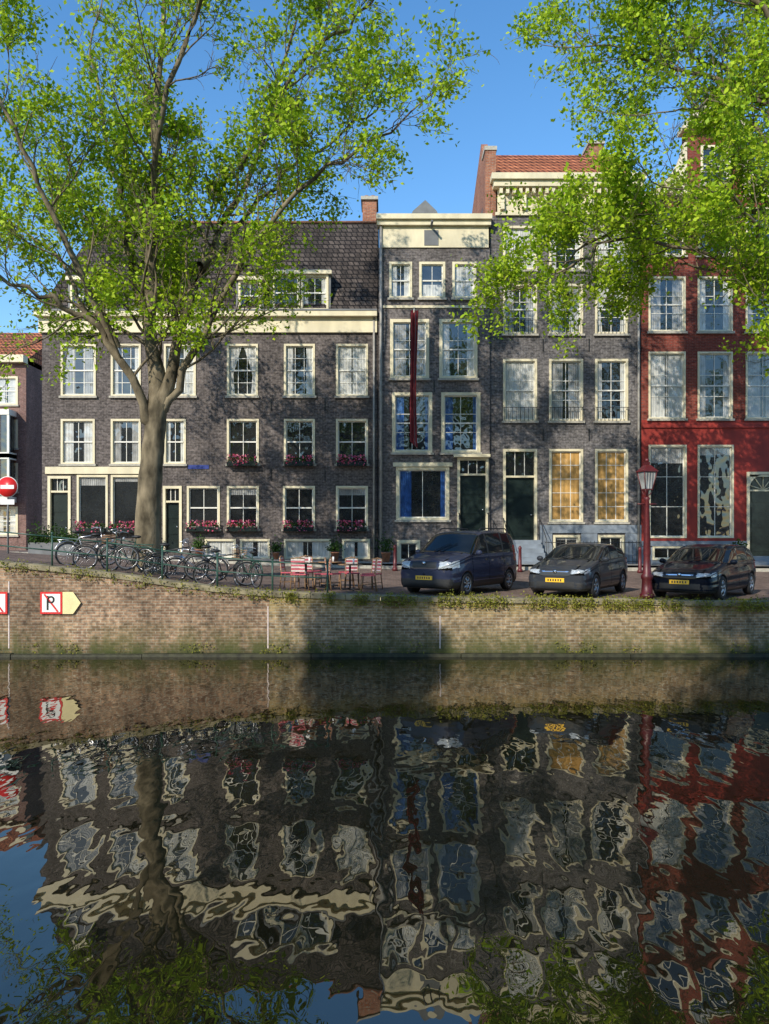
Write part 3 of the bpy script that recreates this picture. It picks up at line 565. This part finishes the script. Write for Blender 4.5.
# ------------------------------------------------------------ trees
def tree(name,base,trunk,limbs,seed,depth=3,nl=26,lsize=.10,thr=-.12,tr=.42,lenf=1.0,rs_=.66,dens_b=1.5,spread=.15,clump=2.2):
    R=random.Random(seed); tb=[]; L=[]
    def spline(P,n=5):
        out=[]
        for i in range(len(P)-1):
            p0=P[max(i-1,0)];p1=P[i];p2=P[i+1];p3=P[min(i+2,len(P)-1)]
            for k in range(n):
                t=k/n; out.append(.5*((2*p1)+(-p0+p2)*t+(2*p0-5*p1+4*p2-p3)*t*t+(-p0+3*p1-3*p2+p3)*t**3))
        out.append(P[-1]); return out
    def rv(s): return Vector((R.gauss(0,s),R.gauss(0,s),R.gauss(0,s)))
    def grow(p,d,ln,r,lv):
        n=5; pts=[p.copy()]; rs=[r]; d=d.normalized(); 
        for i in range(n):
            d=(d+rv(.17)+Vector((0,0,.06 if lv<3 else -.05))).normalized(); p=p+d*ln/n; pts.append(p.copy()); rs.append(r*(1-.75*(i+1)/n)+.003)
        tb.append((pts,rs,5 if lv<2 else 3))
        if lv>=depth-1:
            dens=noise.noise(pts[-1]*.62+Vector((seed,0,0)))
            if dens>thr:
                m=int(nl*(.3+clump*max(0,dens-thr)))
                if lv==depth-1: m=int(m*.4)
                for k in range(m):
                    q=pts[R.randint(1 if lv>=depth else 3,n)]; L.append(q+rv(spread))
        if lv>=depth: return
        nch=R.randint(5,7) if lv<2 else R.randint(4,6)
        for k in range(nch):
            t=R.uniform(.25,1) ; i=min(n-1,int(t*n)); q=pts[i].lerp(pts[i+1],t*n-i)
            ax=rv(1).normalized(); dd=(pts[i+1]-pts[i]).normalized(); side=(ax-dd*ax.dot(dd)).normalized(); ang=R.uniform(.5,1.05)
            grow(q,dd*math.cos(ang)+side*math.sin(ang)+Vector((0,0,.1)),ln*R.uniform(.42,.62),max(.006,rs[i]*.5),lv+1)
    tp=spline([Vector(p) for p in trunk]); n=len(tp); tb.append((tp,[tr*(1.0-.32*i/(n-1))+(.25*tr*max(0,1-i/3)**2)+R.uniform(-.012,.012) for i in range(n)],16))
    for P,r0 in limbs:
        r0*=rs_; P=spline([Vector(p) for p in P]); n=len(P); tot=sum((P[i+1]-P[i]).length for i in range(n-1))
        P=[P[0]]+[p+rv(.07) for p in P[1:]]
        rs=[r0*(1-.88*i/(n-1))+.012+(.35*r0*max(0,1-i/2.5)) for i in range(n)]; tb.append((P,rs,8))
        nb=int(tot*dens_b)
        for k in range(nb):
            t=.15+.85*(k+R.random())/nb; i=min(n-2,int(t*(n-1))); q=P[i]; dd=(P[i+1]-P[i]).normalized(); ax=rv(1).normalized(); side=(ax-dd*ax.dot(dd)).normalized(); ang=R.uniform(.5,1.0)
            grow(q,dd*math.cos(ang)+side*math.sin(ang)+Vector((0,0,.15)),lenf*R.uniform(1.7,3.0)*(1.1-.45*t),max(.014,rs[i]*.36),1)
        grow(P[-1],P[-1]-P[-2],2.0*lenf,rs[-1],1)
    H=MB(name)
    for pts,rs,k in tb: H.tube('trunk_and_branches','bark',[p-Vector(base) for p in pts],rs,k,cap=False)
    e=H.finish(base); leaves_mesh('leaves',[tuple(p-Vector(base)) for p in L],lsize,'leaf',.15,e); return e
TD=22.0
def T(u,v,dy=0): return (at(u,TD),TD+dy,zt(v,TD))
bz=gz(at(147,TD),TD)-.1
tree('elm_tree',(at(147,TD),TD,bz),[(at(147,TD),TD,bz),T(149,500),T(153,450),T(158,402)],[
 ([T(154,425),T(128,365,-.3),T(95,322,-.6),T(45,300,-1.2),T(-15,285,-1.5)],.2),
 ([T(156,410),T(140,330,.5),T(118,230,.9),T(90,120,1.4),T(70,10,1.5)],.25),
 ([T(158,405),T(152,300,-.2),T(158,180,-.4),T(160,60,0),T(170,-80,0)],.30),
 ([T(160,405),T(188,310,0),T(222,210,.6),T(262,110,.9),T(290,0,1.0)],.25),
 ([T(163,410),T(205,340,-.3),T(262,250,-.8),T(330,190,-1.3),T(400,150,-1.5)],.17),
 ([T(120,350,-.3),T(80,250,-1.5),T(50,170,-2.2),T(10,80,-2.6)],.14),
 ([T(200,265,0),T(250,170,1.8),T(320,100,2.6),T(385,40,3)],.12),
 ([T(155,240,0),T(180,150,-2),T(225,60,-2.8),T(250,-40,-3)],.13),
 ([T(175,345,0),T(150,280,2),T(70,200,3.2),T(20,140,4)],.12),
 ([T(240,170,0),T(300,90,-1),T(360,50,-1.5),T(410,-10,-1.5)],.09),
 ([T(95,322,-.6),T(60,260,0),T(15,225,.5),T(-30,200,.5)],.08),
 ],3,nl=14,lsize=.125,thr=-.27,tr=.39)
tree('elm_tree',(14.6,TD,gz(14.6,TD)-.1),[(14.6,TD,gz(14.6,TD)-.1),(14.5,TD,4.5),(14.2,TD,7.0),(14.0,TD,8.5)],[
 ([(14.2,TD,7),T(800,330,-.3),T(745,290,-.6),T(680,262,-1),T(600,262,-1.4),T(545,290,-1.6)],.15),
 ([(14.1,TD,8),T(800,230,.3),T(740,200,.6),T(680,185,.8),T(620,215,1),T(570,250,1.2)],.16),
 ([(14,TD,8.5),T(820,170,0),T(760,100,0),T(690,70,0),T(610,50,0)],.18),
 ([(14,TD,8.5),T(850,120,.5),T(810,20,.7),T(760,-60,.8)],.2),
 ([T(800,170,0),T(750,60,-1.2),T(690,0,-1.6),T(620,-20,-2)],.13),
 ([(14.2,TD,7),T(830,360,-.8),T(790,350,-1.5),T(740,345,-2)],.10),
 ([T(800,230,.3),T(760,180,-1),T(710,140,-1.6),T(650,145,-2)],.10),
 ([T(800,300,0),T(760,265,1.5),T(715,240,2),T(665,260,2)],.10),
 ([T(760,100,0),T(720,40,1),T(670,10,1.5),T(600,0,2)],.09),
 ([T(770,280,0),T(730,250,-1.5),T(690,230,-2.2),T(640,225,-2.5)],.08),
 ([(14,TD,8.5),(15.5,TD+.5,12),(17.5,TD+1,16)],.2),([(14.2,TD,7.5),(16.5,TD-1,10),(19,TD-1,12)],.16),
 ],5,nl=18,lsize=.125,tr=.38,thr=-.30)
def near(x,y,seed,s=1.0,wd=1.0,nl=50):
    z=1.45; B_=lambda a,b,c:(x+a*s*wd,y+b*s,z+c*s)
    tree('elm_tree',(x,y,z),[B_(0,0,0),B_(.1,0,3),B_(0,.1,6),B_(0,0,8)],[([B_(0,0,7),B_(-1.5,.5,10),B_(-3,.5,13),B_(-4,0,16)],.2),([B_(0,0,8),B_(.3,.3,12),B_(.5,0,16),B_(.3,0,19)],.22),([B_(0,0,7.5),B_(1.8,0,10),B_(3.2,-.4,13),B_(4.4,0,16)],.2),
     ([B_(0,0,8),B_(.5,-1.8,11),B_(1,-3,15)],.16),([B_(0,0,8),B_(-.5,1.2,12),B_(-1,2,16)],.16)],seed,2,nl=nl,lsize=.3,thr=-.4,lenf=1.2 if wd==1 else .45,spread=.3,clump=1.2)
near(-2.2,-4,31,1.05); near(-15.3,-4,32,1.08,.12,36); near(10.5,-5,33)
# ------------------------------------------------------------ cars
def car(loc,theta,L,W,Hh,top,belt,paint,r=.31,wf=.80,wr=.72,pillars=(),glass0=1.1,glass1=3.9,van=False,clear=.2):
    def ip(tab,s): 
        xs_=[a for a,_ in tab]; ys_=[b for _,b in tab]; return float(np.mean([np.interp(s+o,xs_,ys_) for o in np.linspace(-.07,.07,7)]))
    def hw(s): return W/2*(1-.13*max(0,1-s/.75)**2-.07*max(0,1-(L-s)/.6)**2)
    def section(s):
        w_=hw(s); zt_=ip(top,s); zb_=min(ip(belt,s),zt_-.04); P=[]
        for t in np.linspace(0,.9,5): P.append((w_*t,clear))
        for t in np.linspace(0,1,32):
            z=clear+.04+(zb_-clear-.04)*t; y=w_*(.955+.045*math.sin(math.pi*min(1,t*1.15)))-(.02 if t>.97 else 0)
            y-=.018*math.exp(-((t-.42)/.10)**2)
            if t<.06: y-=w_*.03*(1-t/.06)
            P.append((y,z))
        h=zt_-zb_; we=w_*.945-.24*max(0,h-.03); rr=min(.07,h*.5)
        for t in np.linspace(.08,1,18): P.append((w_*.945+(we-w_*.945)*t+.02*math.sin(math.pi*t),zb_+(h-rr)*t))
        for t in np.linspace(.1,1,14): P.append((we*(1-t**1.25),zb_+h-rr+rr*(1-(1-t)**2.6)))
        return P
    st=[]
    s0,s1=.13,L-.1; S0=section(s0); S1=section(s1)
    zc0=.5*(S0[0][1]+S0[-1][1]); zc1=.5*(S1[0][1]+S1[-1][1])
    K=20
    for k in range(K): f=.04+.96*k/K; st.append((s0-s0*math.sqrt(1-f**5),[(y*f,zc0+(z-zc0)*f) for y,z in S0]))
    for s in np.linspace(s0,s1,180): st.append((s,section(s)))
    for k in range(K-1,-1,-1): f=.04+.96*k/K; st.append((s1+.1*math.sqrt(1-f**5),[(y*f,zc1+(z-zc1)*f) for y,z in S1]))
    axles=(wf,L-wr); Ra=r+.05; vs=[]; arch=set()
    for si,(s,P) in enumerate(st):
        ring=[(y,z) for y,z in P]+[(-y,z) for y,z in P[-2:0:-1]]; nr=len(ring)
        for (y,z) in ring:
            ss=s
            for ax in axles:
                d=math.hypot(ss-ax,z-r)
                if abs(y)>.5*W/2 and z<r+Ra:
                    if d<Ra-.012: y=math.copysign(W/2*.66,y); arch.add(len(vs)); break
                    elif d<Ra+.02:
                        k=Ra/max(d,1e-6); ss=ax+(ss-ax)*k; z=r+(z-r)*k; y*=1.008; break
            vs.append((L/2-ss,y,z))
    ns=len(st)
    mats=['body',paint],['glass','carglass'],['headlamps','headlamp'],['trim','plastic'],['seams','seam'],['tail_lamps','taillamp'],['metal','chrome']
    topz0=ip(top,.15)
    def cls(c,n,ids):
        s=L/2-c[0]; y=abs(c[1]); z=c[2]; zt_=ip(top,s); zb_=min(ip(belt,s),zt_-.04)
        if any(i in arch for i in ids): return 3
        if z<clear+.07: return 3
        hz0,hz1=topz0-.155,topz0-.045
        if van: hz0,hz1=topz0-.24,topz0-.05
        if s<.14:
            if y<.40*W/2:
                if hz0+.02<z<hz1-.0: return 6 if (not van and abs(z-(hz0+.065))<.011) else 3
            if y>.50*W/2 and y<W/2*.96:
                if hz0+.012*(y/(W/2)-.5)*10<z<hz1+.01: return 2
                if hz0-.03<z<hz1+.02: return 4
            if van and z<clear+.26: return 3
            if y<.60*W/2 and clear+.09<z<clear+.25: return 3
            if .66*W/2<y<.88*W/2 and clear+.10<z<clear+.22: return 3
        elif s<.44 and n[2]<.75 and hz0+.14*(s-.1)<z<hz1+.12*(s-.1)+.0 and y>.5*W/2 and abs(n[1])>.3: return 2
        if van and abs(n[1])>.6 and z<clear+.17: return 3
        if s>L-.35 and y>.78*W/2 and zb_-.22<z<zb_+(.25 if van else .0) : return 5
        if glass0<s<L and zt_-zb_>.10 and z>zb_+.035:
            if abs(n[1])<.55 and n[0]>.22 and s<glass0+1.05 and z<Hh-.05: return 1
            if abs(n[1])<.55 and n[0]<-.3 and s>glass1-.5 and z<Hh-.09: return 1
            if abs(n[1])>.55 and z<zt_-.085 and s<glass1:
                for pz in pillars:
                    if abs(s-pz)<.04: return 3
                return 1
            if abs(n[1])>.55 and zt_-.085<=z<zt_-.07 : return 4
        if abs(n[1])>.7 and z>clear+.12 and z<zb_:
            for pz in (glass0+.12,)+tuple(pillars):
                if abs(s-pz)<.012: return 4
        if n[2]>.6 and .12<s<glass0 and abs(y-(.62*W/2+.05*s))<.012: return 4
        if abs(n[1])>.8 and .0<z-(clear+.22)<.03 and wf+.4<s<L-wr-.4: return 3
        return 0
    buckets={i:[] for i in range(7)}
    V=[Vector(v) for v in vs]
    for i in range(ns-1):
        for k in range(nr):
            ids=(i*nr+k,i*nr+(k+1)%nr,(i+1)*nr+(k+1)%nr,(i+1)*nr+k)
            a,b,c_,d=[V[j] for j in ids]; n=(c_-a).cross(d-b)
            if n.length<1e-10: n=Vector((0,0,1))
            n.normalize(); ce=(a+b+c_+d)/4
            if n.dot(ce-Vector((ce.x*.8,0,.7)))<0: n=-n; ids=ids[::-1]
            buckets[cls(ce,n,ids)].append(ids)
    e=bpy.data.objects.new('parked_car',None); S.collection.objects.link(e); e.location=loc; th=theta; e.rotation_euler=(0,0,math.atan2(-math.cos(th),-math.sin(th)))
    me=bpy.data.meshes.new('car_body'); allf=[];mi=[]
    for i in range(7): allf+=buckets[i]; mi+=[i]*len(buckets[i])
    me.from_pydata(vs,[],allf)
    for nm,mt in mats: me.materials.append(M[mt])
    me.polygons.foreach_set('material_index',mi); me.polygons.foreach_set('use_smooth',[True]*len(allf)); me.update()
    bm=bmesh.new(); bm.from_mesh(me); bmesh.ops.recalc_face_normals(bm,faces=bm.faces); bm.to_mesh(me); bm.free()
    o=bpy.data.objects.new('bodywork',me); S.collection.objects.link(o); o.parent=e
    H=MB('x')
    for ax in axles:
        for sd in (-1,1):
            cx,cy=L/2-ax,sd*(W/2-.105); pr=[(-.095,r*.6),(-.1,r*.9),(-.07,r),(.07,r),(.1,r*.9),(.095,r*.66),(.07,r*.64)]
            vs2=[];n=32
            for (yy,rr) in pr:
                for k in range(n): a=2*math.pi*k/n; vs2.append((cx+rr*math.cos(a),cy+sd*yy,r+rr*math.sin(a)))
            f2=[(j*n+k,j*n+(k+1)%n,(j+1)*n+(k+1)%n,(j+1)*n+k) for j in range(len(pr)-1) for k in range(n)]
            H.add('tyres','tyre',vs2,f2,True)
            H.tube('wheel_wells','plastic',[(cx,cy-sd*.02,r),(cx,cy+sd*.03,r)],r*.63,24)
            H.ring('rims','rim',(cx,cy+sd*.075,r),r*.62,.018,28,6); H.tube('rims','rim',[(cx,cy+sd*.03,r),(cx,cy+sd*.085,r)],.055,12)
            for k in range(5 if not van else 7):
                a=2*math.pi*k/(5 if not van else 7)+.3; H.tube('rims','rim',[(cx+.04*math.cos(a),cy+sd*.07,r+.04*math.sin(a)),(cx+r*.6*math.cos(a),cy+sd*.07,r+r*.6*math.sin(a))],[.03,.022],6)
    for sd in (-1,1):
        zb_=ip(belt,glass0+.35); H.ball('mirrors',paint,(L/2-glass0-.30,sd*(W/2+.07),zb_+.09),(.06,.10,.075)); H.tube('mirrors',paint,[(L/2-glass0-.3,sd*(W/2-.06),zb_+.04),(L/2-glass0-.3,sd*(W/2+.04),zb_+.06)],.025,6)
        for pz in pillars[:2]: H.box('door_handles','plastic' if van else paint,L/2-pz+.08,L/2-pz+.24,sd*(W/2-.01)-.012,sd*(W/2-.01)+.022,ip(belt,pz)-.13,ip(belt,pz)-.10)
        H.tube('wipers','plastic',[(L/2-glass0-.02,sd*.1-.2,ip(top,glass0)+.03),(L/2-glass0-.3,sd*.1+.2,ip(top,glass0+.3)+.03)],.01,5)
    H.box('number_plates','plate',L/2-.01,L/2+.014,-.26,.26,clear+.23,clear+.34); H.box('number_plates','plate',-L/2-.014,-L/2+.01,-.26,.26,.75,.86)
    for k in range(6): H.box('plate_text','black',L/2+.0145,L/2+.017,-.2+k*.07,-.165+k*.07,clear+.255,clear+.315)
    H.tube('badge','chrome',[(L/2-.01,0,topz0-.09),(L/2+.014,0,topz0-.09)],.05,12)
    H.box('underside','plastic',-L/2+.2,L/2-.2,-W/2*.64,W/2*.64,clear-.02,clear+.2)
    if van:
        for sd in (-1,1): H.tube('roof_rails','plastic',[(L/2-2.0,sd*(W/2-.27),Hh-.01),(L/2-2.1,sd*(W/2-.27),Hh+.04),(L/2-3.7,sd*(W/2-.27),Hh+.04),(L/2-3.8,sd*(W/2-.27),Hh-.02)],.018,6)
    for k,d in H.p.items():
        m2=bpy.data.meshes.new(k); m2.from_pydata(d['v'],[],d['f']); m2.materials.append(M[d['m']])
        if d['s']: m2.polygons.foreach_set('use_smooth',[True]*len(m2.polygons))
        oo=bpy.data.objects.new(k,m2); S.collection.objects.link(oo); oo.parent=e
    return e
R_=math.radians
def cp(u,D): x=at(u,D); return (x,D,gz(x,D)+.005)
car(cp(461,22.5),R_(34),4.2,1.83,1.80,[(0,.88),(.2,1.0),(.9,1.13),(1.05,1.17),(1.75,1.70),(2.05,1.76),(3.0,1.80),(3.9,1.76),(4.1,1.66),(4.2,1.5)],[(0,.82),(1.0,1.06),(4.2,1.10)],'paintK',pillars=(2.15,3.15),glass0=1.02,glass1=4.0,van=True)
car(cp(580,22.2),R_(33),4.06,1.76,1.47,[(0,.72),(.25,.86),(.9,.98),(1.1,1.02),(1.95,1.38),(2.3,1.46),(3.0,1.45),(3.6,1.35),(3.92,1.05),(4.06,.9)],[(0,.68),(1.1,.92),(3.0,.99),(4.06,1.0)],'paintC',pillars=(2.2,3.0),glass0=1.05,glass1=3.6,r=.32)
car(cp(705,22.1),R_(40),4.26,1.80,1.49,[(0,.69),(.25,.82),(1.0,.95),(1.2,.99),(2.0,1.39),(2.4,1.48),(3.4,1.47),(3.85,1.37),(4.12,1.05),(4.26,.9)],[(0,.65),(1.2,.90),(3.2,.97),(4.26,.98)],'paintG',pillars=(2.3,3.2),glass0=1.15,glass1=3.75,r=.32)
# ------------------------------------------------------------ lantern
H=MB('street_lamp')
H.tube('post','lampred',[(0,0,0),(0,0,.12),(0,0,.14),(0,0,.5),(0,0,.55),(0,0,.62),(0,0,.68),(0,0,1.15),(0,0,1.2),(0,0,2.65),(0,0,2.7),(0,0,2.75)],[.19,.19,.15,.13,.16,.16,.11,.085,.1,.06,.09,.05],12)
for sd in (-1,1): H.tube('ladder_bar','lampred',[(0,0,2.55),(sd*.28,0,2.55)],.02)
for k in range(4):
    a=math.pi/4+k*math.pi/2; H.tube('lantern_cradle','lampred',[(0,0,2.75),(.1*math.cos(a),.1*math.sin(a),2.83),(.15*math.cos(a),.15*math.sin(a),2.95)],.014,6)
    H.tube('lantern_frame','lampred',[(.15*math.cos(a),.15*math.sin(a),2.95),(.26*math.cos(a),.26*math.sin(a),3.42)],.014,6)
q4=[(math.cos(math.pi/4+k*math.pi/2),math.sin(math.pi/4+k*math.pi/2)) for k in range(4)]
def fr(part,mat,za,ra,zb,rb): H.add(part,mat,[(c*ra,s_*ra,za) for c,s_ in q4]+[(c*rb,s_*rb,zb) for c,s_ in q4],[(k,(k+1)%4,4+(k+1)%4,4+k) for k in range(4)]+[(3,2,1,0),(4,5,6,7)])
fr('lantern_panes','netg',2.96,.143,3.41,.25); fr('lantern_base','lampred',2.93,.16,2.955,.16); fr('lantern_roof','lampred',3.415,.30,3.45,.30); fr('lantern_roof','lampred',3.452,.28,3.6,.10); fr('lantern_roof','lampred',3.602,.07,3.68,.09)
H.ball('crown_finial','lampred',(0,0,3.73),.06); 
x=at(647,20.75); H.finish((x,20.75,gz(x,20.75)),.2)
# ------------------------------------------------------------ railing
H=MB('canal_railing'); prev=None; x=-16.0
while x<-.2:
    z=zq(x); H.tube('posts','green_iron',[(x,20.22,z-.05),(x,20.22,z+.84)],.026); H.ball('post_caps','green_iron',(x,20.22,z+.87),.04,8,6)
    if prev is not None:
        for h in (.78,.42): H.tube('rails','green_iron',[(prev[0],20.22,prev[1]+h),(x,20.22,z+h)],.02,6)
    prev=(x,z); x+=1.45
H.finish((-8,20.22,2.2),world=True)
# ------------------------------------------------------------ bicycles
def bike(x,y,rot,col='iron',lean=.08,basket=False):
    H=MB('bicycle'); r=.335; a=(-.54,0,r); b=(.54,0,r)
    for c in (a,b):
        H.ring('tyres','tyre',c,r-.02,.022,30,6); H.ring('rims','rim',c,r-.05,.01,30,4); H.tube('hubs','rim',[(c[0],-.05,c[2]),(c[0],.05,c[2])],.025,8)
        for k in range(14):
            t=2*math.pi*k/14; H.tube('spokes','rim',[(c[0],0,c[2]),(c[0]+(r-.05)*math.cos(t),0,c[2]+(r-.05)*math.sin(t))],.003,3)
    bb=(-.08,0,.29); st=(-.24,0,.80); hd=(.36,0,.90); hl=(.39,0,.72)
    for p,q_,rr in ((bb,st,.018),(bb,hl,.02),(st,hd,.018),(a,bb,.012),(a,st,.011),(hd,hl,.022),(hl,b,.014),((-.24,0,.8),(-.27,0,.93),.013),(hd,(.34,0,1.06),.013)): H.tube('frame',col,[p,q_],rr,7)
    H.tube('handlebar','rim',[(.16,-.3,1.06),(.3,-.24,1.1),(.35,0,1.06),(.3,.24,1.1),(.16,.3,1.06)],.013,6)
    H.ball('saddle','plastic',(-.28,0,.96),(.14,.085,.045))
    for c in (a,b):
        P=[(c[0]+(r+.035)*math.cos(t),0,c[2]+(r+.035)*math.sin(t)) for t in np.linspace(.35 if c is b else 0.5,2.9,10)]; H.tube('mudguards',col,P,.018,5)
    H.tube('carrier',col,[(-.22,-.05,.76),(-.8,-.05,.74)],.01,5); H.tube('carrier',col,[(-.22,.05,.76),(-.8,.05,.74)],.01,5); H.tube('carrier',col,[(-.78,0,.74),a],.008,5)
    H.ring('chainring','plastic',(bb[0],.05,bb[2]),.08,.012,16,4); H.tube('pedals','plastic',[(bb[0],.1,bb[2]),(bb[0]+.1,.1,bb[2]-.14)],.012,5); H.tube('pedals','plastic',[(bb[0],-.1,bb[2]),(bb[0]-.1,-.1,bb[2]+.14)],.012,5)
    H.ball('headlight','headlamp',(.45,0,.86),.035,8,6)
    if basket:
        for k in range(5): H.tube('basket','tablewood',[(.42+.0,-.17,.8+k*.05),(.70,-.15,.8+k*.05),(.70,.15,.8+k*.05),(.42,.17,.8+k*.05)],.012,5)
        H.box('basket_base','tablewood',.42,.7,-.15,.15,.78,.8)
    e=H.finish((x,y,gz(x,y)),rot); e.rotation_euler=(lean,0,rot)
for u,D_,rot,k in ((106,20.75,.15,0),(128,21.2,2.9,1),(176,20.7,.1,0),(196,21.1,3.3,2),(226,20.65,.25,0),(247,20.95,2.2,1),(88,21.6,.6,2)):
    x=at(u,D_); bike(x,D_,rot,['iron','green_iron','rim'][k] if u!=176 else 'iron',random.uniform(-.1,.1),k==1)
# ------------------------------------------------------------ terrace
def chair(x,y,rot,c1='chairred'):
    H=MB('cafe_chair')
    for sx in (-.2,.2):
        H.tube('legs','tablewood',[(sx,-.2,0),(sx*.92,-.18,.44)],.015,6); H.tube('legs','tablewood',[(sx*1.05,.24,0),(sx*.92,.19,.44),(sx*.9,.24,.88)],.015,6)
        H.tube('legs','tablewood',[(sx,-.19,.2),(sx,.21,.2)],.01,5)
    H.box('seat',c1,-.215,.215,-.21,.21,.44,.47)
    for k in range(7): z=.53+k*.05; H.box('backrest' if k%2 else 'backrest_pale',c1 if k%2 else 'chairwhite',-.19,.19,.205+k*.006,.222+k*.006,z,z+.04)
    H.tube('top_rail','tablewood',[(-.19,.24,.88),(0,.26,.92),(.19,.24,.88)],.016,6)
    H.finish((x,y,gz(x,y)),rot,bevel=.004)
def table(x,y):
    H=MB('cafe_table'); H.tube('pedestal','iron',[(0,0,.02),(0,0,.72)],.03,8)
    for k in range(4): a=k*math.pi/2+.4; H.tube('feet','iron',[(0,0,.06),(.3*math.cos(a),.3*math.sin(a),.02)],.02,6)
    H.tube('top','tablewood',[(0,0,.72),(0,0,.75)],.36,24); H.tube('menu_holder','signwhite',[(.1,0,.75),(.1,0,.9)],.03,6); H.finish((x,y,gz(x,y)))
for (u,D_) in ((306,21.6),(350,21.9),(330,23.2)): table(at(u,D_),D_)
for u,D_,r_ in ((290,21.6,1.4),(322,21.5,-1.4),(306,22.3,.1),(334,21.9,1.6),(368,21.8,-1.5),(352,22.6,.1),(300,20.95,3.0),(314,23.2,1.5),(346,23.3,-1.6),(372,22.7,-.7)): chair(at(u,D_),D_,r_)
# ------------------------------------------------------------ signs
H=MB('no_entry_sign'); H.tube('post','lead',[(0,0,0),(0,0,2.75)],.03)
H.tube('disc','signred',[(0,-.035,2.45),(0,-.05,2.45)],.31,32); H.tube('border','signwhite',[(0,-.03,2.45),(0,-.045,2.45)],.33,32); H.box('bar','signwhite',-.21,.21,-.056,-.051,2.39,2.51)
H.box('sub_plate','signwhite',-.22,.22,-.05,-.035,1.9,2.06); H.finish((at(8,24),24,zt(487,24)-2.45))
def mooring(u0,half=False):
    H=MB('no_mooring_sign'); xa=at(u0,19.93); za,zb=zt(614,19.93),zt(592,19.93); w_=zb-za
    H.box('border','signred',0,w_,-.02,.0,0,w_); H.box('field','signwhite',.05,w_-.05,-.024,-.0205,.05,w_-.05)
    H.box('letter_stem','black',.17,.22,-.028,-.0245,.1,w_-.1); H.ring('letter_bowl','black',(.28,-.026,w_-.2),.075,.024,20,4)
    H.add('diagonal','signred',[(.09,-.031,w_-.07),(.13,-.031,w_-.05),(w_-.09,-.031,.07),(w_-.13,-.031,.05)],[(0,1,2,3)])
    if not half: H.prism('arrow_plate','signcream',[(w_+.01,0),(w_+.28,0),(w_+.48,w_/2),(w_+.28,w_),(w_+.01,w_)],-.02,0)
    H.finish((xa,19.96,za))
mooring(40); mooring(-15,True)
H=MB('hedge_planter'); H.box('trough','lead',-.9,.9,-.25,.25,0,.5); xh=at(55,29); e=H.finish((xh,29,gz(xh,29)))
leaves_mesh('foliage',[(random.uniform(-.95,.95),random.gauss(0,.16),.45+abs(random.gauss(0,.28))) for i in range(1800)],.09,'hedge',.3,e)
for u in (395,520,640):
    x=at(u,28.9) ; H=MB('bollard'); H.tube('shaft','lampred',[(0,0,0),(0,0,.1),(0,0,.12),(0,0,.85),(0,0,.9),(0,0,.98)],[.1,.1,.07,.055,.075,.02],12); H.finish((x,28.9,gz(x,28.9)))
